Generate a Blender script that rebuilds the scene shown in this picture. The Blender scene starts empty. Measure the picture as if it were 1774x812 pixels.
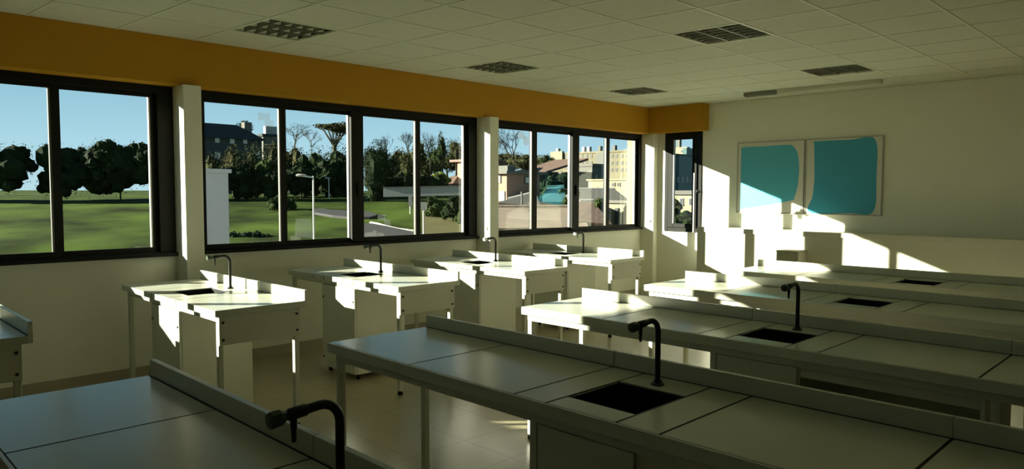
import bpy, bmesh, math, random
from mathutils import Vector, Matrix
random.seed(7)
S = bpy.context.scene
COL = S.collection
# ------------------------------------------------------------------ camera
FPX, YAW, PITCH, ROLL = 1252.2, 0.78600, 0.056875, 0.00227
EYE = Vector((0, 0, 1.66))
_cy, _sy, _cp, _sp = math.cos(YAW), math.sin(YAW), math.cos(PITCH), math.sin(PITCH)
FW = Vector((-_sy*_cp, _cy*_cp, -_sp)); RT0 = Vector((_cy, _sy, 0)); UP0 = RT0.cross(FW)
RT = math.cos(ROLL)*RT0 + math.sin(ROLL)*UP0; UP = -math.sin(ROLL)*RT0 + math.cos(ROLL)*UP0
cd = bpy.data.cameras.new('camera'); cam = bpy.data.objects.new('camera', cd); COL.objects.link(cam)
cd.sensor_width = 36; cd.lens = FPX/1774*36; cd.clip_start = .05; cd.clip_end = 2000
M = Matrix((RT, UP, -FW)).transposed().to_4x4(); M.translation = EYE; cam.matrix_world = M
S.camera = cam
# ------------------------------------------------------------------ world, sun, exposure
SUN_DIR = Vector((.93, 1.0, -.363)).normalized()
w = bpy.data.worlds.new('world'); S.world = w; w.use_nodes = True
nt = w.node_tree; nt.nodes.clear()
tcw = nt.nodes.new('ShaderNodeTexCoord'); sep = nt.nodes.new('ShaderNodeSeparateXYZ'); ramp = nt.nodes.new('ShaderNodeValToRGB')
bg = nt.nodes.new('ShaderNodeBackground'); bg.inputs[1].default_value = 1.0; wo = nt.nodes.new('ShaderNodeOutputWorld')
SKYC = [(0, (.43, .63, .70)), (.06, (.36, .58, .68)), (.16, (.20, .42, .54)), (.3, (.08, .19, .27)), (1, (.03, .08, .14))]
for k_, (p_, c_) in enumerate(SKYC):
    e_ = ramp.color_ramp.elements[k_] if k_ < 2 else ramp.color_ramp.elements.new(p_)
    e_.position = p_; e_.color = (*c_, 1)
for a_, b_ in ((tcw.outputs['Generated'], sep.inputs[0]), (sep.outputs['Z'], ramp.inputs[0]), (ramp.outputs[0], bg.inputs[0]), (bg.outputs[0], wo.inputs[0])): nt.links.new(a_, b_)
sl = bpy.data.lights.new('sun', 'SUN'); so = bpy.data.objects.new('sun', sl); COL.objects.link(so)
sl.energy = 19.0; sl.angle = math.radians(.5); sl.color = (1.0, .955, .77)
so.rotation_euler = SUN_DIR.to_track_quat('-Z', 'Y').to_euler(); so.location = (-30, -30, 14)
vs = S.view_settings; vs.view_transform = 'Standard'; vs.look = 'None'; vs.exposure = .35; vs.gamma = 1; vs.use_curve_mapping = False
S.cycles.use_denoising = True; S.cycles.max_bounces = 10; S.cycles.diffuse_bounces = 6; S.cycles.glossy_bounces = 5
S.cycles.transparent_max_bounces = 16; S.cycles.sample_clamp_indirect = 6

# ------------------------------------------------------------------ helpers
def ray(u, v): return RT*((u-887)/FPX) - UP*((v-406)/FPX) + FW
def at(u, v, D): return EYE + ray(u, v)*D
def on_y(u, v, y): d = ray(u, v); return EYE + d*(y/d.y)
def on_x(u, v, x): d = ray(u, v); return EYE + d*(x/d.x)

def mat(name, col, rough=.5, spec=.5, metal=0., vary=.05, scale=6., bump=0.):
    m = bpy.data.materials.new(name); m.use_nodes = True; n = m.node_tree; b = n.nodes['Principled BSDF']
    b.inputs['Roughness'].default_value = rough; b.inputs['Specular IOR Level'].default_value = spec; b.inputs['Metallic'].default_value = metal
    tc = n.nodes.new('ShaderNodeTexCoord'); no = n.nodes.new('ShaderNodeTexNoise'); no.inputs['Scale'].default_value = scale; no.inputs['Detail'].default_value = 4
    n.links.new(tc.outputs['Object'], no.inputs['Vector'])
    r = n.nodes.new('ShaderNodeValToRGB'); r.color_ramp.elements[0].position = .3; r.color_ramp.elements[1].position = .7
    r.color_ramp.elements[0].color = (*[c*(1-vary) for c in col], 1); r.color_ramp.elements[1].color = (*[min(1, c*(1+vary)) for c in col], 1)
    n.links.new(no.outputs['Fac'], r.inputs[0]); n.links.new(r.outputs[0], b.inputs['Base Color'])
    if bump:
        bp = n.nodes.new('ShaderNodeBump'); bp.inputs['Strength'].default_value = bump; bp.inputs['Distance'].default_value = .01
        n.links.new(no.outputs['Fac'], bp.inputs['Height']); n.links.new(bp.outputs[0], b.inputs['Normal'])
    return m

def tile_mat(name, c1, c2, mortar, size, gap, rough, rot=0., offset=0., width=1.):
    m = mat(name, c1, rough); n = m.node_tree; b = n.nodes['Principled BSDF']
    tc = n.nodes['Texture Coordinate']; mp = n.nodes.new('ShaderNodeMapping'); mp.inputs['Rotation'].default_value = (0, 0, rot)
    br = n.nodes.new('ShaderNodeTexBrick'); br.offset = offset; br.inputs['Scale'].default_value = 1; br.inputs['Mortar Size'].default_value = gap
    br.inputs['Brick Width'].default_value = size*width; br.inputs['Row Height'].default_value = size; br.inputs['Mortar Smooth'].default_value = .1
    br.inputs['Color1'].default_value = (*c1, 1); br.inputs['Color2'].default_value = (*c2, 1); br.inputs['Mortar'].default_value = (*mortar, 1)
    n.links.new(tc.outputs['Object'], mp.inputs[0]); n.links.new(mp.outputs[0], br.inputs['Vector']); n.links.new(br.outputs['Color'], b.inputs['Base Color'])
    return m

def glass_mat(name, tint=(.97, .985, .98), k=.7):
    m = bpy.data.materials.new(name); m.use_nodes = True; n = m.node_tree; n.nodes.clear()
    o = n.nodes.new('ShaderNodeOutputMaterial'); t = n.nodes.new('ShaderNodeBsdfTransparent'); g = n.nodes.new('ShaderNodeBsdfGlossy')
    t.inputs[0].default_value = (*tint, 1); g.inputs['Roughness'].default_value = .01
    f = n.nodes.new('ShaderNodeLayerWeight')          # facing: 0 seen straight on, 1 at grazing view
    pw = n.nodes.new('ShaderNodeMath'); pw.operation = 'POWER'; pw.inputs[1].default_value = 4.5
    mu = n.nodes.new('ShaderNodeMath'); mu.operation = 'MULTIPLY_ADD'; mu.inputs[1].default_value = k; mu.inputs[2].default_value = .025
    mx = n.nodes.new('ShaderNodeMixShader'); n.links.new(f.outputs['Facing'], pw.inputs[0]); n.links.new(pw.outputs[0], mu.inputs[0]); n.links.new(mu.outputs[0], mx.inputs[0])
    n.links.new(t.outputs[0], mx.inputs[1]); n.links.new(g.outputs[0], mx.inputs[2]); n.links.new(mx.outputs[0], o.inputs[0])
    return m

def tape_mat(name, col, op):
    m = bpy.data.materials.new(name); m.use_nodes = True; n = m.node_tree; b = n.nodes['Principled BSDF']
    b.inputs['Base Color'].default_value = (*col, 1); b.inputs['Roughness'].default_value = .6; b.inputs['Alpha'].default_value = op
    b.inputs['Transmission Weight'].default_value = 0
    return m

class MB:
    def __init__(s): s.v = []; s.f = []; s.sm = False
    def poly(s, pts, faces):
        k = len(s.v); s.v += [tuple(p) for p in pts]; s.f += [tuple(i+k for i in f) for f in faces]; return s
    def box(s, x0, x1, y0, y1, z0, z1):
        return s.poly([(x, y, z) for z in (z0, z1) for y in (y0, y1) for x in (x0, x1)],
                      [(0, 2, 3, 1), (4, 5, 7, 6), (0, 1, 5, 4), (2, 6, 7, 3), (0, 4, 6, 2), (1, 3, 7, 5)])
    def prism(s, pts, n):              # planar outline swept along vector n
        k = len(pts); n = Vector(n); P = [Vector(p) for p in pts]
        return s.poly(P + [p+n for p in P], [tuple(range(k))[::-1], tuple(range(k, 2*k))] + [(i, (i+1) % k, k+(i+1) % k, k+i) for i in range(k)])
    def tube(s, pts, r, n=10, cap=True):
        P = [Vector(p) for p in pts]; R = r if isinstance(r, (list, tuple)) else [r]*len(P); k0 = len(s.v); prev = None
        for i, p in enumerate(P):
            t = (P[min(i+1, len(P)-1)] - P[max(i-1, 0)])
            if t.length < 1e-9: t = Vector((0, 0, 1))
            t.normalize()
            if prev is None:
                a = t.orthogonal().normalized()
            else:
                a = prev - t*prev.dot(t)
                a = a.normalized() if a.length > 1e-6 else t.orthogonal().normalized()
            prev = a; b = t.cross(a)
            for j in range(n):
                q = 2*math.pi*j/n; s.v.append(tuple(p + (a*math.cos(q)+b*math.sin(q))*R[i]))
        for i in range(len(P)-1):
            for j in range(n):
                j2 = (j+1) % n; s.f.append((k0+i*n+j, k0+i*n+j2, k0+(i+1)*n+j2, k0+(i+1)*n+j))
        if cap:
            s.f.append(tuple(k0+j for j in range(n))[::-1]); s.f.append(tuple(k0+(len(P)-1)*n+j for j in range(n)))
        return s
    def lathe(s, c, axis, prof, n=12):  # prof: [(distance along the axis, radius)]
        c = Vector(c); ax = Vector(axis).normalized()
        return s.tube([c+ax*d for d, _ in prof], [r for _, r in prof], n)
    def build(s, name, m, parent=None, smooth=False, bevel=0., loc=None):
        me = bpy.data.meshes.new(name); me.from_pydata(s.v, [], s.f); me.update()
        o = bpy.data.objects.new(name, me); COL.objects.link(o); me.materials.append(m)
        if parent: o.parent = parent
        if loc: o.location = loc
        if smooth:
            me.polygons.foreach_set('use_smooth', [True]*len(me.polygons)); me.set_sharp_from_angle(angle=math.radians(40))
        if bevel:
            b = o.modifiers.new('bevel', 'BEVEL'); b.width = bevel; b.segments = 2; b.limit_method = 'ANGLE'
        return o

def tag(o, label, cat, group=None, kind=None):
    o['label'] = label; o['category'] = cat
    if group: o['group'] = group
    if kind: o['kind'] = kind
    return o
def thing(name, loc, label, cat, group=None):
    o = bpy.data.objects.new(name, None); COL.objects.link(o); o.location = loc; o.empty_display_size = .1
    return tag(o, label, cat, group)
def struct(o, label, cat):
    o['kind'] = 'structure'; o['label'] = label; o['category'] = cat; return o
def part(name, mb, m, parent, label=None, **k):
    o = mb.build(name, m, parent, **k)
    if label: o['label'] = label
    return o
def copy_tree(o, parent=None):
    c = o.copy(); COL.objects.link(c); c.parent = parent
    if parent: c.matrix_parent_inverse = o.matrix_parent_inverse
    for ch in list(o.children): copy_tree(ch, c)
    return c

# ------------------------------------------------------------------ materials
WALL = mat('wall_paint', (.82, .82, .70), .65, .25, vary=.015, scale=3)
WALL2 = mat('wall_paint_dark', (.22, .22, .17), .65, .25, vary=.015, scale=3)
CEIL = mat('ceiling_tile', (.64, .65, .54), .8, .1, vary=.03, scale=20)
GRID = mat('grid_metal', (.68, .69, .57), .5, .4)
ORANGE = mat('ochre_paint', (.50, .245, .016), .6, .2, vary=.03)
FRAME = mat('frame_dark', (.011, .0115, .009), .6, .15, vary=.1)
ALU = mat('aluminium_pale', (.42, .42, .38), .4, .4, .2)  # pale metal; also stands for sun on the sash edges
ALUD = mat('aluminium_shade', (.10, .10, .09), .45, .3)  # dimmer copy for sash edges that catch less sun
GLASS = glass_mat('window_glass')
FLOOR = tile_mat('floor_tile', (.36, .32, .19), (.345, .305, .18), (.22, .19, .11), .45, .004, .28)
TOP = mat('worktop_laminate', (.62, .64, .52), .25, .45, vary=.02, scale=4)
EDGE = mat('edge_laminate', (.68, .68, .55), .35, .4, vary=.02)
JOINT = mat('joint_black', (.015, .014, .01), .6, .2)
PANEL = mat('panel_laminate', (.66, .66, .53), .4, .4, vary=.02)
STEEL = mat('painted_steel', (.64, .64, .52), .4, .4, vary=.02)
SINKM = mat('sink_resin', (.006, .006, .005), .45, .3)
TAP = mat('tap_black', (.012, .013, .011), .4, .4)
KNOB = mat('tap_knob_green', (.06, .085, .055), .4, .5)
KNOB_LIT = mat('tap_knob_sunlit', (.72, .74, .70), .4, .4)  # sunlight on the knob painted in as a pale colour
RUBBER = mat('rubber_foot', (.02, .02, .018), .7, .2)
BOLT = mat('bolt_black', (.02, .02, .018), .4, .5)
DARKIN = mat('recess_interior', (.12, .11, .08), .6, .2)
BOARDW = mat('board_white', (.72, .70, .60), .3, .4, vary=.01)
BOARDT = mat('board_teal', (.09, .48, .62), .3, .5, vary=.02)
BOARDB = mat('board_blue', (.05, .36, .52), .3, .5, vary=.02)
LOUV = mat('louvre_metal', (.62, .62, .54), .25, .5, .6)
REFL = mat('reflector_white', (.85, .85, .72), .4, .4); BLADE = mat('louvre_blade', (.20, .20, .16), .4, .5, .2)
HOUSE = mat('lamp_housing', (.2, .2, .165), .4, .5)
GREYBOX = mat('grey_box', (.42, .41, .31), .7, .1)
CORD = mat('cord_white', (.7, .7, .65), .5, .3)

# ------------------------------------------------------------------ room shell
XW, YF, XR, YB, ZC = -6.9, 9.98, 1.2, -2.2, 3.03
struct(MB().box(XW-.15, XR+.1, YB-.1, YF+.15, -.12, 0).build('floor', FLOOR), 'pale beige tiled floor of the laboratory', 'floor')
SILL, HEAD = 1.08, 2.66
m = MB(); m.box(XW-.12, XW, YB, YF, 0, SILL); m.box(XW-.12, XW, YB, YF, HEAD, ZC+.1)
WINS = [(-1.07, 2.51), (2.67, 6.25), (6.40, 9.87)]
prev = YB
for a, b in WINS:
    m.box(XW-.12, XW, prev, a, SILL, HEAD); prev = b
m.box(XW-.12, XW, prev, YF, SILL, HEAD)
struct(m.build('wall_left', WALL), 'cream wall under and between the long windows', 'wall')
FWX0, FWX1, FWZ0, FWZ1 = -6.505, -5.845, 1.06, 2.64
m = MB(); m.box(XW-.12, FWX0, YF, YF+.12, 0, ZC+.1); m.box(FWX1, XR, YF, YF+.12, 0, ZC+.1)
m.box(FWX0, FWX1, YF, YF+.12, 0, FWZ0); m.box(FWX0, FWX1, YF, YF+.12, FWZ1, ZC+.1)
struct(m.build('wall_front', WALL), 'cream end wall with the teal boards', 'wall')
struct(MB().box(XR, XR+.1, YB, YF, 0, ZC+.1).build('wall_right', WALL2), 'plain wall opposite the windows', 'wall')
struct(MB().box(XW-.12, XR+.1, YB-.1, YB, 0, ZC+.1).build('wall_back', WALL2), 'plain wall behind the viewer', 'wall')
for i, (a, b) in enumerate(((2.51, 2.67), (6.25, 6.40), (9.87, YF))):
    struct(MB().box(XW, -6.65, a, b, 0, 2.62).build('pillar_%d' % (i+1), WALL, bevel=.004),
           ['cream pier at the near end of the first window', 'cream pier between the two long windows', 'cream pier in the corner beside the narrow window'][i], 'pillar')
struct(MB().box(XW, -6.70, YB, YF, 2.62, ZC).build('trim_1', ORANGE, bevel=.004), 'long ochre orange box above the long windows', 'valance')
struct(MB().box(-6.70, -5.742, 9.78, YF, 2.62, ZC).build('trim_2', ORANGE, bevel=.004), 'short ochre orange box above the narrow window', 'valance')
struct(MB().box(XW, XW+.012, 2.67, 6.25, 0, .10).box(XW, XW+.012, 6.40, 9.87, 0, .10).box(XW, XW+.012, YB, 2.51, 0, .10).build('baseboard_left', mat('skirting_tile', (.40, .37, .26), .3)), 'beige tile skirting under the long windows', 'baseboard')
struct(MB().box(-6.65, XR, YF-.012, YF, 0, .10).build('baseboard_front', bpy.data.materials['skirting_tile']), 'beige tile skirting below the boards', 'baseboard')
# ceiling of square tiles, with openings for the recessed lights
G = .6375; SH = .07
gx = [-6.9] + [-6.06+G*k for k in range(12) if -6.06+G*k < XR] + [XR]
gy = [YB-.6] + [2.7+G*k for k in range(-7, 13)] + [YF+.4]
def sh(x, y, z): return (x, max(YB, min(YF, y + SH*(x+5.74))), z)
LIGHTCELLS = [(1, 0), (1, 4), (1, 8), (5, 4), (5, 8)]
def cell(i, j): # i: index in gx, j: tiles from y = 2.7
    return gx[i], gx[i+1], 2.7+G*j, 2.7+G*(j+1)
holes = {(round(cell(i, j)[0], 3), round(cell(i, j)[2], 3)) for i, j in LIGHTCELLS}
m = MB()
for a, b in zip(gx, gx[1:]):
    for c, d in zip(gy, gy[1:]):
        if (round(a, 3), round(c, 3)) in holes: continue
        p = [sh(a, c, ZC), sh(b, c, ZC), sh(b, d, ZC), sh(a, d, ZC)]
        if abs(p[0][1]-p[3][1]) < 1e-6 and abs(p[1][1]-p[2][1]) < 1e-6: continue
        m.prism(p, (0, 0, .02))
ceil = struct(m.build('ceiling', CEIL), 'suspended ceiling of pale square tiles', 'ceiling')
m = MB(); hw = .010
for x in gx[1:-1]: m.prism([(x-hw, YB, ZC-.004), (x+hw, YB, ZC-.004), (x+hw, YF, ZC-.004), (x-hw, YF, ZC-.004)], (0, 0, .006))
for y in gy[1:-1]: m.prism([sh(-6.70, y-hw, ZC-.0035), sh(XR, y-hw, ZC-.0035), sh(XR, y+hw, ZC-.0035), sh(-6.70, y+hw, ZC-.0035)], (0, 0, .006))
part('ceiling_grid', m, GRID, ceil)
struct(MB().box(XW-.12, XR+.1, YB-.1, YF+.12, ZC+.25, ZC+.4).build('roof_slab', CEIL), 'slab above the suspended ceiling', 'ceiling')

# recessed louvre lights
LLAB = ['recessed square louvre light nearest the camera, over the first long window',
        'recessed square louvre light above the pier between the long windows',
        'small looking recessed louvre light near the far corner by the ochre box',
        'larger recessed louvre light over the middle benches, away from the windows',
        'recessed louvre light nearest the teal and blue boards']
for k, (i, j) in enumerate(LIGHTCELLS):
    a, b, c, d = cell(i, j)
    t = thing('ceiling_light', sh((a+b)/2, (c+d)/2, ZC), LLAB[k], 'ceiling light', 'recessed ceiling lights')
    h = G/2; q = .022
    def sl_(x, y, z): return (x, y+SH*x, z)
    def sbox(mb, x0, x1, y0, y1, z0, z1):
        return mb.prism([sl_(x0, y0, z0), sl_(x1, y0, z0), sl_(x1, y1, z0), sl_(x0, y1, z0)], (0, 0, z1-z0))
    mb = MB(); sbox(mb, -h, h, -h, h, .10, .11)
    for s in (-1, 1):
        sbox(mb, min(s*h, s*(h-.004)), max(s*h, s*(h-.004)), -h, h, .02, .10); sbox(mb, -h, h, min(s*h, s*(h-.004)), max(s*h, s*(h-.004)), .02, .10)
    part('housing', mb, HOUSE, t)
    mb = MB()
    for s in (-1, 1):
        sbox(mb, min(s*h, s*(h-q)), max(s*h, s*(h-q)), -h, h, -.003, .012); sbox(mb, -h+q, h-q, min(s*h, s*(h-q)), max(s*h, s*(h-q)), -.003, .012)
    part('frame', mb, GRID, t)
    H = h-q
    for n in range(3):        # long reflectors run along the wall direction
        x = -H + (n+.5)*2*H/3
        mb = MB(); r = 2*H/3/2-.006
        prof = [(x-r, .012), (x-r*.82, .05), (x-r*.4, .078), (x+r*.4, .078), (x+r*.82, .05), (x+r, .012)]
        for p0, p1 in zip(prof, prof[1:]):
            mb.poly([sl_(p0[0], -H, p0[1]), sl_(p1[0], -H, p1[1]), sl_(p1[0], H, p1[1]), sl_(p0[0], H, p0[1])], [(0, 1, 2, 3)])
        part('reflector', mb, REFL, t, smooth=True)
        part('tube', MB().tube([sl_(x, -H+.01, .055), sl_(x, H-.01, .055)], .013, 10), BOARDW, t, smooth=True)
    mb = MB()
    for n in range(1, 6):
        y = -H+n*2*H/6; sbox(mb, -H, H, y-.002, y+.002, 0, .042)
    for n in range(1, 3):
        x = -H+n*2*H/3; sbox(mb, x-.005, x+.005, -H, H, 0, .044)
    part('louvre', mb, BLADE, t)
# two slim lamps hung under the ceiling above the boards
for k, (x0, x1) in enumerate(((-4.80, -4.36), (-4.33, -3.05))):
    t = thing('board_lamp', ((x0+x1)/2, 9.28, ZC), ['short grey end of the slim lamp line under the ceiling above the teal board', 'long slim white lamp under the ceiling above the blue board'][k], 'lamp')
    L = (x1-x0)/2
    part('housing', MB().box(-L, L, -.045, .045, -.05, 0), HOUSE if k == 0 else STEEL, t, bevel=.004)
    part('diffuser', MB().box(-L+.02, L-.02, -.035, .035, -.058, -.05), PANEL if k else HOUSE, t)

# ------------------------------------------------------------------ windows
def sliding_window(n, y0, y1, ys, label):
    r = bpy.data.objects.new('window_%d' % n, None); COL.objects.link(r); r.location = (XW, y0, SILL); struct(r, label, 'window')
    Y = lambda a: a-y0
    x0, x1 = -.075, .006; zt = HEAD-SILL; gz0, gz1 = 1.165-SILL, 2.515-SILL
    g1a, g1b, g2a, g2b, g3a, g3b, g4a, g4b = [Y(a) for a in ys]
    L = y1-y0; mb = MB()
    mb.box(x0, x1, 0, L, 0, gz0-.045); mb.box(x0, x1, 0, L, gz1+.04, zt)
    mb.box(x0, x1, 0, g1a-.03, gz0-.045, gz1+.04); mb.box(x0, x1, g4b+.05, L, gz0-.045, gz1+.04); mb.box(x0, x1+.008, g2b, g3a, gz0-.045, gz1+.04)
    part('frame', mb, FRAME, r, bevel=.004)
    part('sill_rail', MB().box(x1, x1+.045, 0, L, 0, .03), FRAME, r, bevel=.003)
    for k, (a, b) in enumerate(((g1a, g1b), (g2a, g2b), (g3a, g3b), (g4a, g4b))):
        inner = k % 2 == 0
        xs = -.022 if inner else -.052
        s = MB(); la = a-.03 if k in (0,) else a-.035
        lo, hi = gz0-.045, gz1+.04
        rb = {0: g2a, 1: b, 2: g4a, 3: b+.05}[k]; lb = {0: a-.03, 1: g1b, 2: a, 3: g3b}[k]
        s.box(xs-.013, xs+.013, lb, rb, lo, gz0); s.box(xs-.013, xs+.013, lb, rb, gz1, hi)
        s.box(xs-.013, xs+.013, lb, a, gz0, gz1); s.box(xs-.013, xs+.013, b, rb, gz0, gz1)
        sash = part('sash', s, FRAME, r)
        part('glass_pane', MB().box(xs-.003, xs+.003, a, b, gz0, gz1), GLASS, sash)
        part('pale_sash_edge', MB().box(xs-.016, xs+.016, b-.013 if k in (0, 2) else b-.010, b+.002, gz0, gz1), ALUD if k in (0, 2) else ALU, sash, 'sash edge coloured as if catching the sun')  # sun on the dark sash side is put into this strip's colour
    part('catch', MB().box(x1+.008, x1+.03, (g2b+g3a)/2-.012, (g2b+g3a)/2+.012, .55, .70), FRAME, r, bevel=.004)
    return r
sliding_window(1, WINS[0][0], WINS[0][1], (-.94, -.18, -.12, .63, .80, 1.54, 1.61, 2.32), 'dark framed sliding window beyond the near pier')
sliding_window(2, WINS[1][0], WINS[1][1], (2.80, 3.56, 3.625, 4.385, 4.54, 5.285, 5.35, 6.06), 'first long dark framed sliding window, looking onto the lawn')
sliding_window(3, WINS[2][0], WINS[2][1], (6.50, 7.29, 7.39, 8.13, 8.28, 8.96, 9.04, 9.75), 'second long dark framed sliding window, looking onto the pink house')
r = bpy.data.objects.new('window_4', None); COL.objects.link(r); r.location = (FWX0, YF, FWZ0); struct(r, 'narrow dark framed casement window in the end wall', 'window')
wd, ht = FWX1-FWX0, FWZ1-FWZ0
mb = MB(); mb.box(0, .06, -.02, .08, 0, ht); mb.box(wd-.05, wd, -.02, .08, 0, ht); mb.box(.06, wd-.05, -.02, .08, 0, .06); mb.box(.06, wd-.05, -.02, .08, ht-.06, ht); mb.box(.525, .575, -.02, .08, .06, ht-.06)
part('frame', mb, FRAME, r, bevel=.004)
mb = MB(); mb.box(.065, .165, -.03, .03, .065, ht-.065); mb.box(.50, .522, -.03, .03, .065, ht-.065); mb.box(.165, .50, -.03, .03, .065, .13); mb.box(.165, .50, -.03, .03, ht-.13, ht-.065)
s = part('sash', mb, FRAME, r, bevel=.004)
part('glass_pane', MB().box(.165, .50, -.003, .003, .13, ht-.13), GLASS, s)
part('pale_sash_edge', MB().box(.163, .175, -.032, .012, .13, ht-.13), ALU, s)
part('glass_pane', MB().box(.575, wd-.05, .03, .036, .06, ht-.06), GLASS, r)
mb = MB().box(.585, .605, -.045, -.02, .62, .66); mb.tube([(.595, -.045, .64), (.64, -.06, .64)], .008)
part('handle', mb, FRAME, r, smooth=True)
part('edge_strip', MB().box(.528, .548, -.032, -.02, .0, .92), ALU, r, 'thin pale metal strip up the meeting edge')

# ------------------------------------------------------------------ boards and ledge on the end wall
def board(x0, x1, outline, col, label):
    t = thing('wall_board', (x0, YF, 1.378), label, 'board', 'boards on the end wall')
    W, H = x1-x0, 1.035
    part('panel', MB().box(.012, W-.012, -.018, 0, .012, H-.012), BOARDW, t)
    mb = MB(); mb.box(0, W, -.026, 0, 0, .014); mb.box(0, W, -.026, 0, H-.014, H); mb.box(0, .014, -.026, 0, .014, H-.014); mb.box(W-.014, W, -.026, 0, .014, H-.014)
    part('frame', mb, ALU, t, bevel=.002)
    part('coloured_field', MB().prism([(x, -.0195, z) for x, z in outline], (0, .0017, 0)), col, t, 'flat coloured area with rounded edge')
    return t
def smooth_loop(ctrl, n=8):
    out = []; k = len(ctrl)
    for i in range(k):
        p0, p1, p2, p3 = [Vector(ctrl[(i+j-1) % k]) for j in range(4)]
        for s in range(n):
            t = s/n; q = .5*((2*p1)+(p2-p0)*t+(2*p0-5*p1+4*p2-p3)*t*t+(3*p1-p0-3*p2+p3)*t**3); out.append((q.x, q.y))
    return out
o1 = [(.062, .14), (.060, .55), (.062, .88), (.085, .962), (.4, .966), (.76, .972), (.83, .955), (.895, .87), (.925, .72), (.93, .55), (.91, .37), (.87, .225), (.845, .195), (.5, .125), (.2, .075), (.07, .055), (.060, .09)]
board(-5.252, -4.247, smooth_loop(o1), BOARDT, 'white board with a teal field, left of the pair on the end wall')
o2 = [(.075, .03), (.11, .25), (.128, .5), (.122, .8), (.115, .97), (.13, 1.0), (.6, 1.0), (.9, .99), (.93, .5), (.9, .05), (.6, .03)]
board(-4.235, -3.23, smooth_loop(o2), BOARDB, 'white board with a deeper blue field, right of the teal one')
CYF = 9.57
t = thing('wall_counter', (on_y(1207, 394, CYF).x, CYF, 0), 'long pale counter running along the end wall below the boards', 'counter')
part('counter_top', MB().box(0, 5.2, 0, YF-CYF, 1.095, 1.160), STEEL, t, bevel=.003)
part('front_panel', MB().box(.0, 5.2, .016, .034, .08, 1.095), PANEL, t); part('end_panel', MB().box(0, .018, .034, YF-CYF, .0, 1.095), PANEL, t)
part('plinth', MB().box(.03, 5.17, .06, .08, 0, .08), DARKIN, t)
part('raised_lip', MB().box(.02, .50, .0, .03, 1.160, 1.172), STEEL, t)
pa, pb = on_y(1345, 433, 9.25), on_y(1383, 433, 9.25)  # plain grey box low in front of the counter
t = thing('low_grey_box', (pa.x, 9.25, 0), 'plain grey box standing before the end counter, its top showing behind the last bench', 'cabinet')
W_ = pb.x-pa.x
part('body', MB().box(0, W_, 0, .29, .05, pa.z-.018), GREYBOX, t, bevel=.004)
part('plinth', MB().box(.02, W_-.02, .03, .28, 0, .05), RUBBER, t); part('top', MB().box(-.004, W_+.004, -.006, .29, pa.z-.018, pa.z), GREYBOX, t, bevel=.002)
for k, y in enumerate((6.235, 9.858)):
    t = thing('blind_cord', (-6.71, y, 2.62), ['thin white blind cord hanging on the pier between the long windows', 'thin white blind cord hanging on the corner pier'][k], 'cord')
    part('cord', MB().tube([(0, 0, 0), (.003, 0, -.6), (0, 0, -1.38)], .004, 6), CORD, t, smooth=True)
    part('toggle', MB().lathe((0, 0, -1.38), (0, 0, -1), [(0, .004), (.01, .009), (.04, .009), (.05, .003)], 8), CORD, t, smooth=True)

# ------------------------------------------------------------------ laboratory benches
ZT = .90
def top_with_sink(root, L, D, joints, sink, nose):
    """panels of the worktop, with joints at the given x, and a sink opening (x0,x1,y0,y1)"""
    g = .005; sx0, sx1, sy0, sy1 = sink; mb = MB(); z0 = ZT-.042
    n0 = .016 if nose else 0
    if nose: part('edge_band', MB().box(0, L, 0, n0-.004, ZT-.05, ZT), EDGE, root, bevel=.002)
    xs = [0]+joints+[L]
    for a, b in zip(xs, xs[1:]):
        a2 = a + (g if a > 0 else 0); b2 = b - (g if b < L else 0)
        if a <= sx0 and b >= sx1:
            mb.box(a2, sx0-g, n0, D, z0, ZT); mb.box(sx1+g, b2, n0, D, z0, ZT)
            mb.box(sx0+g, sx1-g, n0, sy0, z0, ZT); mb.box(sx0+g, sx1-g, sy1, D, z0, ZT)
        else: mb.box(a2, b2, n0, D, z0, ZT)
    part('worktop', mb, TOP, root, bevel=.0008)
    js = MB(); yb = D
    for x in joints: js.box(x-g, x+g, n0, D, z0+.002, ZT-.0012)
    for x in (sx0, sx1): js.box(x-g, x+g, n0, sy0, z0+.002, ZT-.0012); js.box(x-g, x+g, sy1, D, z0+.002, ZT-.0012)
    if nose: js.box(0.01, L-.01, n0-.004, n0, z0+.002, ZT-.004)
    js.box(0.004, L-.004, D-.007, D-.001, ZT-.001, ZT+.0015)
    part('joint_seal', js, JOINT, root, 'black joint lines between the worktop panels')
    b = MB(); e = .003; zb = ZT-.19; q = .012
    b.box(sx0+e, sx1-e, sy0, sy1, zb-.01, zb); b.box(sx0+e, sx0+q, sy0, sy1, zb, ZT-.004); b.box(sx1-q, sx1-e, sy0, sy1, zb, ZT-.004)
    b.box(sx0+q, sx1-q, sy0, sy0+q, zb, ZT-.004); b.box(sx0+q, sx1-q, sy1-q, sy1, zb, ZT-.004)
    sk = part('sink', b, SINKM, root, 'black square sink basin')
    part('drain', MB().lathe(((sx0+sx1)/2, (sy0+sy1)/2, zb), (0, 0, 1), [(0, .03), (.004, .03), (.004, .022), (.001, .02)], 14), ALU, sk, smooth=True)
def leg(root, x, y, s=.035, h=ZT-.05):
    l = part('leg', MB().box(x-s/2, x+s/2, y-s/2, y+s/2, .03, h), STEEL, root, bevel=.003)
    part('foot', MB().lathe((x, y, 0), (0, 0, 1), [(0, .022), (.022, .022), (.03, .016)], 10), RUBBER, l, smooth=True)
def bolts(parent, pts, n):
    for p in pts: part('bolt', MB().lathe(p, n, [(0, .009), (.006, .009), (.008, .006)], 8), BOLT, parent, smooth=True)
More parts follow.
